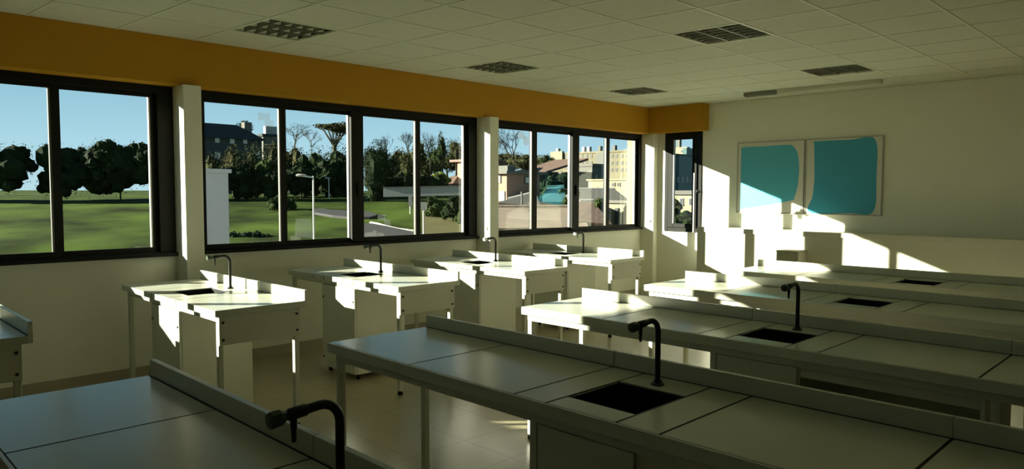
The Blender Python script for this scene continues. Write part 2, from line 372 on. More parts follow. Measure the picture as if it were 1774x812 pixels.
def rails(root, L, D, z0, z1, front=True):
    mb = MB(); i = .03; t = .03
    if front: mb.box(i, L-i, i, i+t, z0, z1)
    mb.box(i, L-i, D-i-t, D-i, z0, z1); mb.box(i, i+t, i+t, D-i-t, z0, z1); mb.box(L-i-t, L-i, i+t, D-i-t, z0, z1)
    part('frame_rail', mb, STEEL, root, bevel=.002)

def island_bench(x, y, label):
    L, D = 3.30, .635
    r = thing('laboratory_bench', (x, y, 0), label, 'laboratory bench', 'long benches with sinks in the middle of the room')
    top_with_sink(r, L, D, [.665, 1.325, 1.975, 2.64], (1.49, 1.805, .13, .455), True)
    rails(r, L, D, ZT-.092, ZT-.05)
    b = MB(); xs = [0, 1.33, 2.64, L]
    for a, c in zip(xs, xs[1:]): b.box(a+.0015, c-.0015, D, D+.022, ZT-.05, ZT+.068)
    part('upstand', b, EDGE, r, bevel=.002)
    for lx in (.05, L-.05):
        leg(r, lx, .048); leg(r, lx, D-.048)
    leg(r, 1.41, .048); leg(r, 2.70, .048)
    # sink cupboard with a door, an open compartment beside it
    c = MB(); cx0, cx1 = 1.43, 2.66; z0, z1 = .06, ZT-.093; y0, y1 = .05, .56; p = .018
    xm = 1.86
    c.box(cx0, cx0+p, y0, y1, z0, z1); c.box(cx1-p, cx1, y0, y1, z0, z1); c.box(xm, xm+p, y0, y1, z0, z1)
    c.box(cx0+p, xm, y0, y1, z0, z0+p); c.box(xm+p, cx1-p, y0, y1, z0, z0+p); c.box(cx0+p, xm, y1-p, y1, z0+p, z1); c.box(xm+p, cx1-p, y1-p, y1, z0+p, z1)
    c.box(xm+p, cx1-p, y0, y0+.02, z1-.05, z1)
    cb = part('cabinet', c, PANEL, r, bevel=.0015)
    for fx in (cx0+.06, xm, cx1-.06):
        for fy in (y0+.06, y1-.06): part('foot', MB().lathe((fx, fy, 0), (0, 0, 1), [(0, .02), (.04, .02), (.06, .014)], 10), RUBBER, cb, smooth=True)
    d = part('door', MB().box(cx0+.003, xm+.006, y0-.019, y0-.001, z0+.003, z1-.003), PANEL, r, bevel=.0015)
    part('lock', MB().lathe((cx0+.045, y0-.019, .60), (0, -1, 0), [(0, .011), (.008, .011), (.01, .008)], 12), BOLT, d, smooth=True)
    part('shelf', MB().box(xm+p, cx1-p, y0+.05, y1-p, .44, .458), DARKIN, r)
    return r
def wall_bench(x, y, label, L=1.84):
    D = .635
    r = thing('laboratory_bench', (x, y, 0), label, 'laboratory bench', 'short benches with sinks under the windows')
    top_with_sink(r, L, D, [.50, 1.17], (.68, 1.00, .15, .46), False)
    rails(r, L, D, ZT-.082, ZT-.042)
    b = MB()
    for a, c in ((0, 1.17), (1.17, L)): b.box(a+.0015, c-.0015, D, D+.022, ZT-.042, ZT+.075)
    part('upstand', b, EDGE, r, bevel=.002)
    for lx in (.05, L-.048): leg(r, lx, .048); leg(r, lx, D-.048)
    f = part('end_panel', MB().box(L-.031, L-.013, .03, D-.03, ZT-.235, ZT-.044), PANEL, r, bevel=.0015)
    bolts(f, [(L-.013, yy, zz) for yy in (.055, D-.055) for zz in (ZT-.085, ZT-.20)], (1, 0, 0))
    c = MB(); cx0, cx1 = .615, 1.165; z0, z1 = .05, ZT-.083; y0, y1 = .04, .56; p = .018
    c.box(cx0, cx0+p, y0, y1, z0, z1); c.box(cx1-p, cx1, y0, y1, z0, z1); c.box(cx0+p, cx1-p, y0, y1, z0, z0+p); c.box(cx0+p, cx1-p, y1-p, y1, z0+p, z1)
    cb = part('cabinet', c, PANEL, r, bevel=.0015)
    for fx in (cx0+.04, cx1-.04):
        for fy in (y0+.04, y1-.04): part('foot', MB().lathe((fx, fy, 0), (0, 0, 1), [(0, .018), (.035, .018), (.05, .012)], 10), RUBBER, cb, smooth=True)
    d = part('door', MB().box(cx0+.003, cx1-.003, y0-.019, y0-.001, z0+.003, z1-.003), PANEL, r, bevel=.0015)
    bolts(d, [(cx0+.025, y0-.019, zz) for zz in (ZT-.20, .14)] + [(cx1-.025, y0-.019, ZT-.20)], (0, -1, 0))
    return r
def tap(x, y, label, big, pale=False):
    """curved tap whose nose points towards the front of the bench"""
    t = thing('laboratory_tap', (x, y, ZT), label, 'tap', 'black taps on the benches')
    R = .0115; H = .262
    part('base_flange', MB().lathe((0, 0, 0), (0, 0, 1), [(0, .027), (.006, .027), (.010, .018), (.018, .016)], 16), TAP, t, smooth=True)
    pts = [(0, 0, .012), (0, 0, .09), (0, 0, H-.05)]
    rb = .05
    for k in range(1, 8):
        a = math.radians(94)*k/7; pts.append((0, -rb+rb*math.cos(a), H-.05+rb*math.sin(a)))
    dr = Vector((0, -math.cos(math.radians(5)), -math.sin(math.radians(5))))
    e = Vector(pts[-1])+dr*.045; pts.append(tuple(e))
    part('pipe', MB().tube(pts, R, 12), TAP, t, smooth=True)
    v = MB().lathe(e-dr*.012, dr, [(0, R), (.004, .0145), (.045, .0150), (.05, .011)], 14)
    part('valve_body', v, TAP, t, smooth=True)
    k = MB().lathe(e+dr*.036, dr, [(0, .010), (.008, .012), (.020, .0195), (.042, .0205), (.047, .018), (.049, .0)], 8)
    part('knob', k, KNOB_LIT if pale else KNOB, t, 'rounded tap knob coloured as if sunlit' if pale else 'dark green faceted tap knob')
    n = e+dr*.022
    part('nozzle', MB().lathe(n-Vector((0, 0, .008)), (0, 0, -1), [(0, .0085), (.02, .008), (.035, .0065), (.058, .0055)], 10), TAP, t, smooth=True)
    return t
ISL = [(-3.17, .40), (-3.235, 1.905), (-3.365, 3.45), (-3.475, 5.035), (-3.56, 6.60)]
IL = ['long white bench nearest the camera, at the bottom left corner', 'long white bench across the foreground with its whole sink in view',
      'long white bench right behind the foreground one, black tap at its sink', 'long white bench third back from the foreground, in front of the lit end wall',
      'farthest long white bench, next to the end wall']
TL = ['black tap standing largest in the bottom left corner', 'black tap at the sink of the foreground bench', 'black tap on the long bench right behind the foreground one', None, None]
TX = [1.665, 1.632, 1.655, 1.63, 1.64]
for k, (x, y) in enumerate(ISL):
    island_bench(x, y, IL[k])
    if TL[k]: tap(x+TX[k], y+.518, TL[k], True)
WB = [(-4.50, .235), (-4.615, 1.91), (-4.765, 3.46), (-4.875, 5.045), (-5.02, 6.62)]
WL = ['short white window bench farthest left, under the near window past the pier', 'short white window bench just right of the near pier, its end panel facing us', 'short white window bench under the middle of the first long window',
      'short white window bench in front of the pier between the windows', 'short white window bench farthest away, under the second long window']
WT = [None, 'thin black tap on the window bench just right of the near pier', 'thin black tap under the middle of the first long window', 'black tap with a sunlit-coloured knob before the pier between the windows', 'black tap with a sunlit-coloured knob on the farthest window bench']
for k, (x, y) in enumerate(WB):
    wall_bench(x-1.84, y, WL[k])
    if WT[k]: tap(x-1.84+[0, .83, .81, .86, .98][k], y+.545, WT[k], False, k >= 3)

# ------------------------------------------------------------------ outdoors
import bisect
TD = [(-500, -3.6), (22, -3.6), (26, -1.9), (30, -.55), (36, -.10), (42, .45), (48, 1.0), (54, 1.34), (75, 1.55), (110, 1.8), (200, 2.2), (600, 2.6)]
def gz(D):
    for (a, za), (b, zb) in zip(TD, TD[1:]):
        if a <= D <= b: return za+(zb-za)*(D-a)/(b-a)
    return TD[-1][1]
def depth(x, y): return (Vector((x, y, 0))).dot(Vector((FW.x, FW.y, 0)).normalized())
TF = [(-500, -3.6), (34, -3.6), (60, -1.6), (90, -.2), (140, 1.0), (600, 2.4)]
def gxy(x, y):          # lawn hill on the left, lower ground with houses on the right
    D = depth(x, y); q = Vector((x, y, 0)).dot(Vector((RT.x, RT.y, 0)).normalized())/max(D, 1.)
    f = min(1, max(0, (q+.065)/.06)); f = f*f*(3-2*f); hill = gz(D); flat = hill
    for (a, za), (b, zb) in zip(TF, TF[1:]):
        if a <= D <= b: flat = za+(zb-za)*(D-a)/(b-a); break
    return hill*(1-f)+min(hill, flat)*f
def ground_at(u, v):
    d = ray(u, v); k = 8.
    while k < 500:
        p = EYE+d*k
        if p.z <= gxy(p.x, p.y): return Vector((p.x, p.y, gxy(p.x, p.y)))
        k += .15
    return EYE+d*500
GRASS = mat('grass', (.042, .066, .011), .9, .05, vary=.75, scale=.25)
ROADM = mat('asphalt', (.06, .06, .062), .85, .1)
CURB = mat('kerb_stone', (.35, .34, .31), .8, .1)
TANR = tile_mat('tan_roof_tile', (.26, .20, .145), (.22, .17, .125), (.14, .11, .08), .35, .015, .8, offset=.5, width=2.)
F0 = Vector((FW.x, FW.y, 0)).normalized(); R0 = Vector((RT.x, RT.y, 0)).normalized()
m = MB(); ds = [-60, 9.5, 22, 26, 30, 33, 36, 39, 42, 45, 48, 51, 54, 64, 75, 90, 110, 150, 200, 350, 600]; ls = [-4., -2., -1.3, -1., -.7, -.5, -.35, -.2, -.1, -.065, -.05, -.035, -.02, -.005, .03, .1, .2, .4, .7, 1.1, 3.]
vv = []
for D in ds:
    for q in ls:
        p = F0*D + R0*(q*max(abs(D), 20)); vv.append((p.x, p.y, gxy(p.x, p.y)))
n = len(ls)
m.poly(vv, [(i*n+j, i*n+j+1, (i+1)*n+j+1, (i+1)*n+j) for i in range(len(ds)-1) for j in range(n-1)])
# keep the ground below the room floor where the room stands
struct(m.build('ground', GRASS), 'green lawn sloping up away from the windows', 'lawn')
def ground_strip(name, uv, m_, up, label, cat):
    pts = [ground_at(u, v) for u, v in uv]
    c = sum(pts, Vector())/len(pts)
    k = len(pts); mb = MB()
    P = [p-c+Vector((0, 0, up)) for p in pts]
    mb.poly(P+[p-Vector((0, 0, up+.3)) for p in P], [tuple(range(k)), tuple(range(k, 2*k))[::-1]]+[(i, (i+1) % k, k+(i+1) % k, k+i) for i in range(k)])
    o = mb.build(name, m_, loc=c); return struct(o, label, cat)
ground_strip('road', [(545, 364), (575, 367), (606, 369), (640, 371), (655, 376), (640, 380), (606, 380), (575, 377), (545, 372)], ROADM, .14, 'dark asphalt drive crossing the lawn', 'road')
ground_strip('road_near', [(610, 392), (642, 391), (670, 396), (705, 403), (740, 410), (740, 420), (610, 420)], ROADM, .12, 'grey road below the first long window', 'road')
def ground_path(name, uv, r, m_, label, cat):
    pts = [ground_at(u, v)+Vector((0, 0, .03)) for u, v in uv]; c = pts[0].copy()
    return tag(MB().tube([p-c for p in pts], r, 6).build(name, m_, loc=c), label, cat)
ground_path('kerb', [(642, 388), (655, 390), (672, 395), (690, 399), (710, 402), (728, 403)], .10, CURB, 'white kerb curving between lawn and road', 'kerb')
GR2 = mat('dry_earth', (.11, .105, .05), .9, .05, vary=.2, scale=.5)
ground_strip('ground_verge', [(733, 366), (755, 363), (780, 362), (800, 364), (803, 385), (803, 408), (770, 412), (733, 412)], GR2, .08, 'dry brownish ground right of the lawn', 'ground')

# --- trees
def leaf_cloud(mb, c, rx, ry, rz, n, s, rnd, lumps=9, core=True):
    c = Vector(c); L = [(Vector(), .66)]
    for _ in range(lumps):
        d = Vector((rnd.gauss(0, 1), rnd.gauss(0, 1), rnd.gauss(0, 1))).normalized()*rnd.uniform(.35, .75)
        L.append((Vector((d.x*rx, d.y*ry, d.z*rz)), rnd.uniform(.24, .42)))
    if core:
        for o, q in L[:5]:
            k0 = len(mb.v); nu, nv = 9, 6
            for i in range(nv+1):
                for j in range(nu):
                    th = math.pi*i/nv; ph = 2*math.pi*j/nu; w_ = q*rnd.uniform(.60, .95)
                    mb.v.append(tuple(c+o+Vector((rx*w_*math.sin(th)*math.cos(ph), ry*w_*math.sin(th)*math.sin(ph), rz*w_*math.cos(th)))))
            for i in range(nv):
                for j in range(nu): mb.f.append((k0+i*nu+j, k0+i*nu+(j+1) % nu, k0+(i+1)*nu+(j+1) % nu, k0+(i+1)*nu+j))
    for _ in range(n):
        o, q = rnd.choice(L); d = Vector((rnd.gauss(0, 1), rnd.gauss(0, 1), rnd.gauss(0, 1))).normalized()*q*rnd.uniform(.72, 1.32)
        p = c+o+Vector((d.x*rx, d.y*ry, d.z*rz)); a = Vector((rnd.gauss(0, 1), rnd.gauss(0, 1), rnd.gauss(0, 1))).normalized(); b = a.orthogonal().normalized(); e = a.cross(b)
        z = s*rnd.uniform(.5, 1.3); mb.poly([p-b*z, p+e*z*.5, p+b*z, p-e*z*.5], [(0, 1, 2, 3)])
def leafm(name, c): return mat(name, tuple(q*.62 for q in c), .8, .08, vary=.6, scale=.9)
LAMPW = mat('lamp_paint', (.6, .6, .58), .5, .3)
LEAF = {'dark': leafm('leaf_dark', (.018, .034, .010)), 'mid': leafm('leaf_mid', (.040, .065, .016)), 'brown': leafm('leaf_brown', (.075, .075, .030)),
        'bright': leafm('leaf_bright', (.22, .26, .03)), 'blue': leafm('leaf_bluegreen', (.018, .042, .022)), 'olive': leafm('leaf_olive', (.055, .065, .022))}
BARK = mat('bark', (.085, .075, .045), .9, .1)
BARKD = mat('bark_dark', (.045, .042, .028), .9, .1)
def tree(name, u, vt, vb, wpx, D, kind, label, n=900, trunk=True, group='trees beyond the windows', vbase=None, cat='tree'):
    rnd = random.Random(hash((u, vt)) % 9999)
    k = D/FPX; top = at(u, vt, D); bot = at(u, vb, D); base = Vector((bot.x, bot.y, gxy(bot.x, bot.y)))
    t = thing(name, base, label, cat, group)
    rz = (top.z-bot.z)/2; rx = wpx*k/2; c = Vector((0, 0, (top.z+bot.z)/2-base.z))
    mb = MB(); leaf_cloud(mb, c, rx*1.15, min(rx*1.15, 5.), rz*1.05, int(n*2.2), 1.5*k, rnd, 14)
    part('foliage', mb, LEAF[kind], t)
    part('trunk', MB().tube([(0, 0, -.3), (.05, 0, c.z*.5), (0, .04, c.z)], [rx*.08+.06, rx*.06+.05, .03], 7), BARKD, t, smooth=True)
    return t
def bare_tree(u, vt, vb, wpx, D, label, depth_=5, m_=None, name='bare_tree'):
    rnd = random.Random(int(u*7+vt)); k = D/FPX; top = at(u, vt, D); bot = at(u, vb, D)
    t = thing(name, bot, label, 'tree', 'trees beyond the windows'); H = top.z-bot.z; W = wpx*k/2
    mt, mb = MB(), MB()
    def grow(p, d, l, r, lev):
        q = p+d*l; mid = (p+q)/2+Vector((rnd.uniform(-1, 1), rnd.uniform(-1, 1), 0))*l*.06
        (mt if lev == 0 else mb).tube([p, mid, q], [r, r*.85, r*.7], 5 if lev < 2 else 3, cap=False)
        if lev >= depth_: return
        for _ in range(3 if lev else 4):
            s = 1.0 if lev else .8
            nd = (d+Vector((rnd.uniform(-s, s)*W/H*2, rnd.uniform(-s, s)*W/H*2, rnd.uniform(-.25, .45)))).normalized()
            grow(q if rnd.random() < .6 else p.lerp(q, .75), nd, l*rnd.uniform(.62, .82), r*.62, lev+1)
    grow(Vector((0, 0, 0)), Vector((0, 0, 1)), H*.30, H*.018, 0)
    mx = max(v[2] for v in mb.v); f = H/mx
    xs = max(abs(Vector((v[0], v[1], 0)).dot(R0)) for v in mb.v); fx = W/xs
    for q in (mt, mb): q.v = [(v[0]*fx, v[1]*fx, v[2]*f) for v in q.v]
    mt.tube([(0, 0, min(0, gxy(bot.x, bot.y)-bot.z)-.2), (0, 0, .05)], H*.018, 5)
    part('trunk', mt, m_ or BARK, t); part('branches', mb, m_ or BARK, t)
    return t
def hedge(u0, u1, vt, vb, D, kind, label, n=1600, thick=1.2, cat='hedge', name='hedge'):
    rnd = random.Random(int(u0*3+vt)); a, b = at(u0, vb, D), at(u1, vb, D); k = D/FPX; top = at((u0+u1)/2, vt, D).z
    c = (a+b)/2; c.z = min(a.z, gxy(c.x, c.y)) - .1; t = thing(name, c, label, cat, 'hedges and shrubs beyond the windows')
    w_ = (b-a).length; Hh = top-c.z; mb = MB(); q = (b-a); q.z = 0; q.normalize(); rr = min(Hh*.30, w_*.42); nn = min(44, max(6, int(1.9*w_*Hh/(rr*rr))))
    for i in range(nn):
        f = (i+.5)/nn*2-1; lim = 1 if cat == 'hedge' else math.sqrt(max(.05, 1-f*f*.8)); hz = (rr + (Hh-rr*1.9)*rnd.uniform(0, 1))*lim
        if i % 3 == 0: hz = (Hh-rr*rnd.uniform(.9, 1.2))*lim
        r2 = min(rr*rnd.uniform(.8, 1.1), w_*.42)
        p = q*f*max(.05, w_/2-r2*.8) + Vector((rnd.uniform(-1, 1), rnd.uniform(-1, 1), 0))*thick*.4 + Vector((0, 0, hz))
        leaf_cloud(mb, p, r2*1.2, min(thick, r2*1.2), r2*1.1, max(60, int(n*1.8)//nn), 1.5*k, rnd, lumps=3)
    part('foliage', mb, LEAF[kind], t)
    part('stems', MB().tube([(0, 0, -.2), (0, 0, Hh*.4)], .06, 6), BARKD, t)
    return t
# --- buildings: an axis-aligned block whose near edge is seen at column uc, left face towards -y, right face towards +x
def block(name, u0, uc, u1, vt, vb, D, m_, label, maxd=25.):
    c = at(uc, vt, D); x1, y0 = c.x, c.y
    x0 = on_y(u0, 334, y0).x if u0 < uc else x1-6
    yy = on_x(u1, 334, x1).y if u1 > uc else y0+6
    x0 = max(x0, x1-maxd); y1 = min(yy, y0+maxd); zb = min(at(uc, vb, D).z, gxy(c.x, c.y))-.05
    t = thing(name, (x1, y0, zb), label, 'building', 'buildings beyond the windows')
    t['dims'] = 0; del t['dims']
    W, L, H = x1-x0, y1-y0, c.z-zb
    part('walls', MB().box(-W, 0, 0, L, 0, H), m_, t)
    return t, (x1, y0, zb), (W, L, H)
def win_l(t, o, rect, gm, fm):      # window on the face towards -y
    p, q = on_y(rect[0], rect[1], o[1]), on_y(rect[2], rect[3], o[1])
    x0, x1, z0, z1 = p.x-o[0], q.x-o[0], q.z-o[2], p.z-o[2]
    f = part('window', MB().box(x0, x1, -.05, .03, z0, z1), fm, t)
    e = .12*(x1-x0); part('pane', MB().box(x0+e, x1-e, -.06, -.045, z0+e, z1-e), gm, f)
def win_r(t, o, rect, gm, fm):      # window on the face towards +x
    p, q = on_x(rect[0], rect[1], o[0]), on_x(rect[2], rect[3], o[0])
    y0, y1, z0, z1 = p.y-o[1], q.y-o[1], q.z-o[2], p.z-o[2]
    f = part('window', MB().box(-.03, .05, y0, y1, z0, z1), fm, t)
    e = .12*(y1-y0); part('pane', MB().box(.045, .06, y0+e, y1-e, z0+e, z1-e), gm, f)
def flat_roof(t, d, m_, h=.3, over=.2):
    W, L, H = d; return part('roof', MB().box(-W-over, over, -over, L+over, H, H+h), m_, t)
def hip_roof(t, d, m_, h, over=.5, ridge='x', hip=9.):
    W, L, H = d; a, b, c, e = -W-over, over, -over, L+over
    if ridge == 'x': i = min((e-c)/2, (b-a)/2*.9); r = [(a+i, (c+e)/2, H+h), (b-i, (c+e)/2, H+h)]; F = [(0, 1, 5, 4), (1, 2, 5), (2, 3, 4, 5), (3, 0, 4), (3, 2, 1, 0)]
    else: i = min((b-a)/2, (e-c)/2*.9, hip); r = [((a+b)/2, c+i, H+h), ((a+b)/2, e-i, H+h)]; F = [(0, 1, 4), (1, 2, 5, 4), (2, 3, 5), (3, 0, 4, 5), (3, 2, 1, 0)]
    return part('roof', MB().poly([(a, c, H), (b, c, H), (b, e, H), (a, e, H)]+r, F), m_, t)
GD = mat('far_glass', (.05, .055, .06), .2, .5); FRW = mat('far_window_white', (.62, .60, .55), .6, .2)
WINGM = mat('lavender_render', (.58, .55, .62), .8, .1, vary=.02); PALEW = mat('white_render', (.33, .32, .31), .8, .1); DKH = mat('dark_render', (.060, .070, .070), .8, .1); SLATE = mat('slate', (.035, .042, .045), .7, .1)
PINK = mat('pink_render', (.30, .185, .135), .8, .1); TERRA = tile_mat('terracotta', (.17, .105, .075), (.14, .085, .06), (.08, .05, .04), .3, .02, .8, offset=.5)
FLATS = mat('flats_render', (.155, .14, .095), .85, .1, vary=.2, scale=.3); CREAM = mat('cream_render', (.25, .225, .145), .8, .1); GREYC = mat('grey_concrete', (.13, .13, .115), .85, .1); GREYR = mat('grey_roof', (.13, .125, .11), .8, .1)
TEAL = mat('teal_cladding', (.035, .085, .085), .6, .2); TEALR = mat('teal_roof', (.06, .17, .18), .5, .3)

# near white wing at the left
xw = at(395, 300, 17).x; p = on_x(395, 293, xw); q = on_x(340, 334, xw)
t = thing('school_wing', (xw, q.y, -3.65), 'pale lavender white building end filling the lower left of the first pane', 'building', 'buildings beyond the windows')
d = (1.6, p.y-q.y, p.z+3.65); part('walls', MB().box(-1.6, 0, 0, d[1], 0, d[2]-.09), WINGM, t); d = (1.6, d[1], d[2]-.09)
part('coping', MB().box(-d[0]-.06, .06, -.06, d[1]+.06, d[2], d[2]+.09), WINGM, t)
# dark house with a hipped roof
t, o, d = block('dark_house', 300, 322, 455, 236, 340, 72, DKH, 'dark house with sloping roof behind the trees, top left of the first pane', 30)
hip_roof(t, d, SLATE, 1.65, .4, 'y', 3.6)
for rc in ((371, 227+8, 381, 250-2), (397, 238, 407, 250), (420, 239, 429, 250), (371, 262, 382, 277), (397, 264, 407, 277), (440, 262, 452, 278)): win_r(t, o, rc, FRW, GREYC)
part('chimney', MB().box(-d[0]*.5-.4, -d[0]*.5+.4, d[1]*.85, d[1]*.85+.8, d[2], d[2]+2.0), GREYC, t)
t, o, d = block('low_house', 452, 456, 486, 236, 300, 85, GREYC, 'low grey house roofline between dark house and bare trees', 12)
flat_roof(t, d, SLATE)
for q in (.3, .65): part('chimney', MB().box(-1.2, -.6, d[1]*q, d[1]*q+.7, d[2]+.3, d[2]+1.3), PALEW, t)
# trees of the first long window
tree('cedar_tree', 424, 207, 232, 24, 82, 'dark', 'spiky dark treetop behind the dark house roof', 260)
for a in ((372, 262, 330, 44, 60, 'olive', 'olive shrub tree against the dark house, at the frame'), (405, 246, 330, 48, 56, 'brown', 'brownish thin tree before the dark house'),
          (440, 250, 335, 52, 60, 'olive', 'olive bushy tree before the right end of the dark house'), (474, 240, 330, 40, 58, 'brown', 'brownish tree left of the first sliding stile'),
          (512, 240, 335, 50, 62, 'brown', 'brownish green tree in the second pane, left side'), (548, 246, 340, 60, 60, 'mid', 'mid green round tree in the second pane'),
          (585, 240, 345, 62, 58, 'dark', 'dark full tree on the right of the second pane')):
    tree('broad_tree', *a)
for a in ((392, 285, 338, 46, 53, 'olive', 'low olive tree just right of the white building end'), (425, 270, 338, 44, 54, 'dark', 'low dark tree before the dark house windows'),
          (458, 262, 338, 50, 55, 'mid', 'mid green low tree beneath the chimneys'), (495, 262, 342, 46, 55, 'dark', 'dark low tree behind the first sliding stile'),
          (530, 258, 344, 56, 56, 'dark', 'dark low tree behind the lamp lantern'), (566, 262, 348, 56, 55, 'mid', 'mid green low tree behind the small lamp post'), (606, 256, 350, 50, 54, 'dark', 'dark low tree at the frame right of the second pane')):
    tree('broad_tree', *a)
bare_tree(512, 212, 262, 60, 64, 'pale bare winter tree rising in the second pane')
bare_tree(540, 222, 270, 44, 66, 'smaller bare tree beside the flat topped pine')
# flat-topped pine
k = 66/FPX; b = at(580, 290, 66); t = thing('umbrella_pine', b, 'flat topped brown umbrella pine in the second pane', 'tree', 'trees beyond the windows')
mb = MB(); rnd = random.Random(5); z1 = at(580, 212, 66).z-b.z; z0 = at(580, 240, 66).z-b.z
leaf_cloud(mb, (0, 0, z1-.45), 38*k, 1.6, .42, 1300, 2.2*k, rnd, 10); leaf_cloud(mb, (R0.x*.6, R0.y*.6, (z0+z1)/2), 22*k, 1.4, .6, 700, 2.2*k, rnd, 8, core=False)
part('foliage', mb, LEAF['brown'], t)
mb = MB().tube([(0, 0, -2), (0, 0, z0-.6)], [.25, .18], 7)
for s in (-1.6, -.9, -.3, .4, 1.1, 1.7): mb.tube([(0, 0, z0-.8), tuple(R0*s*.6+Vector((0, 0, (z0+z1)/2))), tuple(R0*s+Vector((0, 0, z1-.5)))], [.10, .07, .03], 5)
part('trunk', mb, BARK, t, smooth=True)
hedge(393, 440, 288, 341, 50, 'dark', 'dark hedge on the left above the lawn, beside the white building end', 1500); hedge(436, 492, 292, 343, 50, 'dark', 'dark hedge above the lawn left of the sliding stile', 1500)
hedge(494, 550, 284, 350, 52, 'dark', 'dark hedge behind the tall lamp post', 1700); hedge(545, 610, 275, 358, 54, 'dark', 'deep dark hedge in the right of the second pane', 1900)
hedge(-430, 60, 236, 345, 48, 'dark', 'tall dark hedge left of the white building end, beyond the near pier', 7000, 2.); hedge(66, 352, 240, 345, 50, 'dark', 'tall dark hedge just behind the white building end', 6000, 2.)
hedge(470, 510, 338, 362, 44, 'mid', 'low green bush at the lawn edge behind the sliding stile', 700, .8, 'bush', 'bush')
hedge(396, 470, 398, 420, 33, 'blue', 'low dark ground cover at the bottom of the first pane', 900, .8, 'bush', 'bush')
# lamp posts
def lamp_post(u, vt, vb, ua, D, label):
    k = D/FPX; top = at(u, vt, D); bot = at(u, vb, D); g = gxy(bot.x, bot.y); base = Vector((bot.x, bot.y, min(g, bot.z)))
    t = thing('lamp_post', base, label, 'lamp post', 'lamp posts on the lawn'); H = top.z-base.z; dx = R0*((ua-u)*k)
    part('pole', MB().tube([(0, 0, 0), (0, 0, H)], [.042, .032], 8), LAMPW, t, smooth=True)
    part('arm', MB().tube([(0, 0, H-.05), tuple(dx*.8+Vector((0, 0, H)))], .035, 6), LAMPW, t, smooth=True)
    e = dx+Vector((0, 0, H+.03)); q = dx.normalized()
    part('lantern', MB().tube([tuple(e-q*.25), tuple(e-q*.1), tuple(e+q*.1), tuple(e+q*.18)], [.03, .06, .065, .03], 8), PALEW, t, smooth=True)
lamp_post(544, 305, 420, 522, 30, 'tall pale lamp post with one arm in the second pane'); lamp_post(570, 309, 342, 567, 52, 'small distant lamp post before the dark hedge')
# third and fourth pane
tree('dark_evergreen', 650, 236, 362, 62, 50, 'dark', 'big dark evergreen filling the left of the third pane', 4200)
for a in ((676, 262, 322, 44, 66, 'dark', 'dark low tree right of the big evergreen'), (706, 262, 320, 46, 68, 'olive', 'olive low tree left of the second sliding stile'), (738, 268, 318, 44, 82, 'olive', 'olive low tree above the bright shrub'), (774, 266, 300, 50, 90, 'dark', 'dark low tree above the pink villa')):
    tree('broad_tree', *a)
for a in ((690, 246, 318, 44, 75, 'brown', 'brown tree crown in the middle of the third pane'), (722, 240, 312, 40, 72, 'olive', 'olive tree behind the second sliding stile'),
          (752, 250, 310, 46, 86, 'mid', 'green tree under the bare branches of the fourth pane'), (790, 248, 300, 48, 88, 'olive', 'olive tree above the pink house roof')):
    tree('broad_tree', *a)
bare_tree(745, 226, 290, 50, 66, 'bare branching tree in the fourth pane, left side'); bare_tree(790, 236, 285, 40, 70, 'bare tree over the pink house roof'); bare_tree(668, 228, 290, 40, 64, 'thin bare tree behind the dark evergreen')
bare_tree(708, 226, 290, 36, 70, 'bare tree with broad top left of the second sliding stile')
tree('conifer_tree', 766, 222, 290, 18, 68, 'dark', 'narrow pointed conifer in the fourth pane', 500)
hedge(664, 732, 300, 322, 56, 'dark', 'dark hedge behind the long grey white wall', 1200); hedge(722, 772, 300, 326, 57, 'dark', 'dark hedge left of the pink house', 900)
hedge(748, 778, 291, 304, 58, 'bright', 'bright yellow green shrub in front of the pink house', 500, .8, 'bush', 'bush')
hedge(738, 772, 336, 362, 40, 'mid', 'round green bush below the white wall', 800, .8, 'bush', 'bush'); hedge(770, 806, 334, 366, 38, 'dark', 'dark round bush at the right of the fourth pane', 900, .8, 'bush', 'bush')
hedge(800, 840, 340, 366, 37, 'mid', 'green bush partly behind the window frame end', 500, .8, 'bush', 'bush')
c = at(664, 341, 48); e = at(806, 338, 48)
v = (e-c); t = thing('boundary_wall', c, 'long low grey white boundary wall beyond the lawn', 'wall'); q = v.normalized(); nrm = Vector((-q.y, q.x, 0))*.25; hz = Vector((0, 0, 15*48/FPX))
part('wall_body', MB().prism([(0, 0, 0), tuple(nrm), tuple(nrm+v), tuple(v)], hz), PALEW, t); part('coping', MB().prism([tuple(hz-nrm*.2), tuple(nrm*1.2+hz), tuple(nrm*1.2+v+hz), tuple(v-nrm*.2+hz)], (0, 0, .08)), GREYC, t)
t, o, d = block('pink_villa', 752, 786, 830, 318, 345, 62, PINK, 'pink villa with tiled eaves at the right of the fourth pane', 12)
hip_roof(t, d, TERRA, .75, .6)
win_l(t, o, (775, 318, 783, 330), FRW, PALEW)
part('upper_wall', MB().box(-.9, 2.0, 1.2, 4.5, d[2], d[2]+1.9), PINK, t); part('upper_roof', MB().box(-1.5, 2.6, .8, 5, d[2]+1.9, d[2]+2.1), TERRA, t)
def sign(u, vt, vb, D, w_, h_, label, name='notice_sign'):
    p = at(u, vt, D); g = gxy(p.x, p.y); b = at(u, vb, D); base = Vector((p.x, p.y, min(g, b.z)))
    t = thing(name, base, label, 'sign'); H = p.z-base.z
    part('post', MB().tube([(0, 0, 0), (0, 0, H)], .05, 8), PALEW, t, smooth=True)
    part('board', MB().prism([tuple(R0*s*w_/2+Vector((0, 0, z))) for s, z in ((-1, H-h_), (1, H-h_), (1, H), (-1, H))], tuple(-F0*.05)), PALEW, t)
sign(734, 350, 402, 30, .28, .32, 'small white notice on a thin post in the fourth pane'); sign(711, 340, 358, 42, .22, .55, 'small white post sign at the far edge of the lawn')
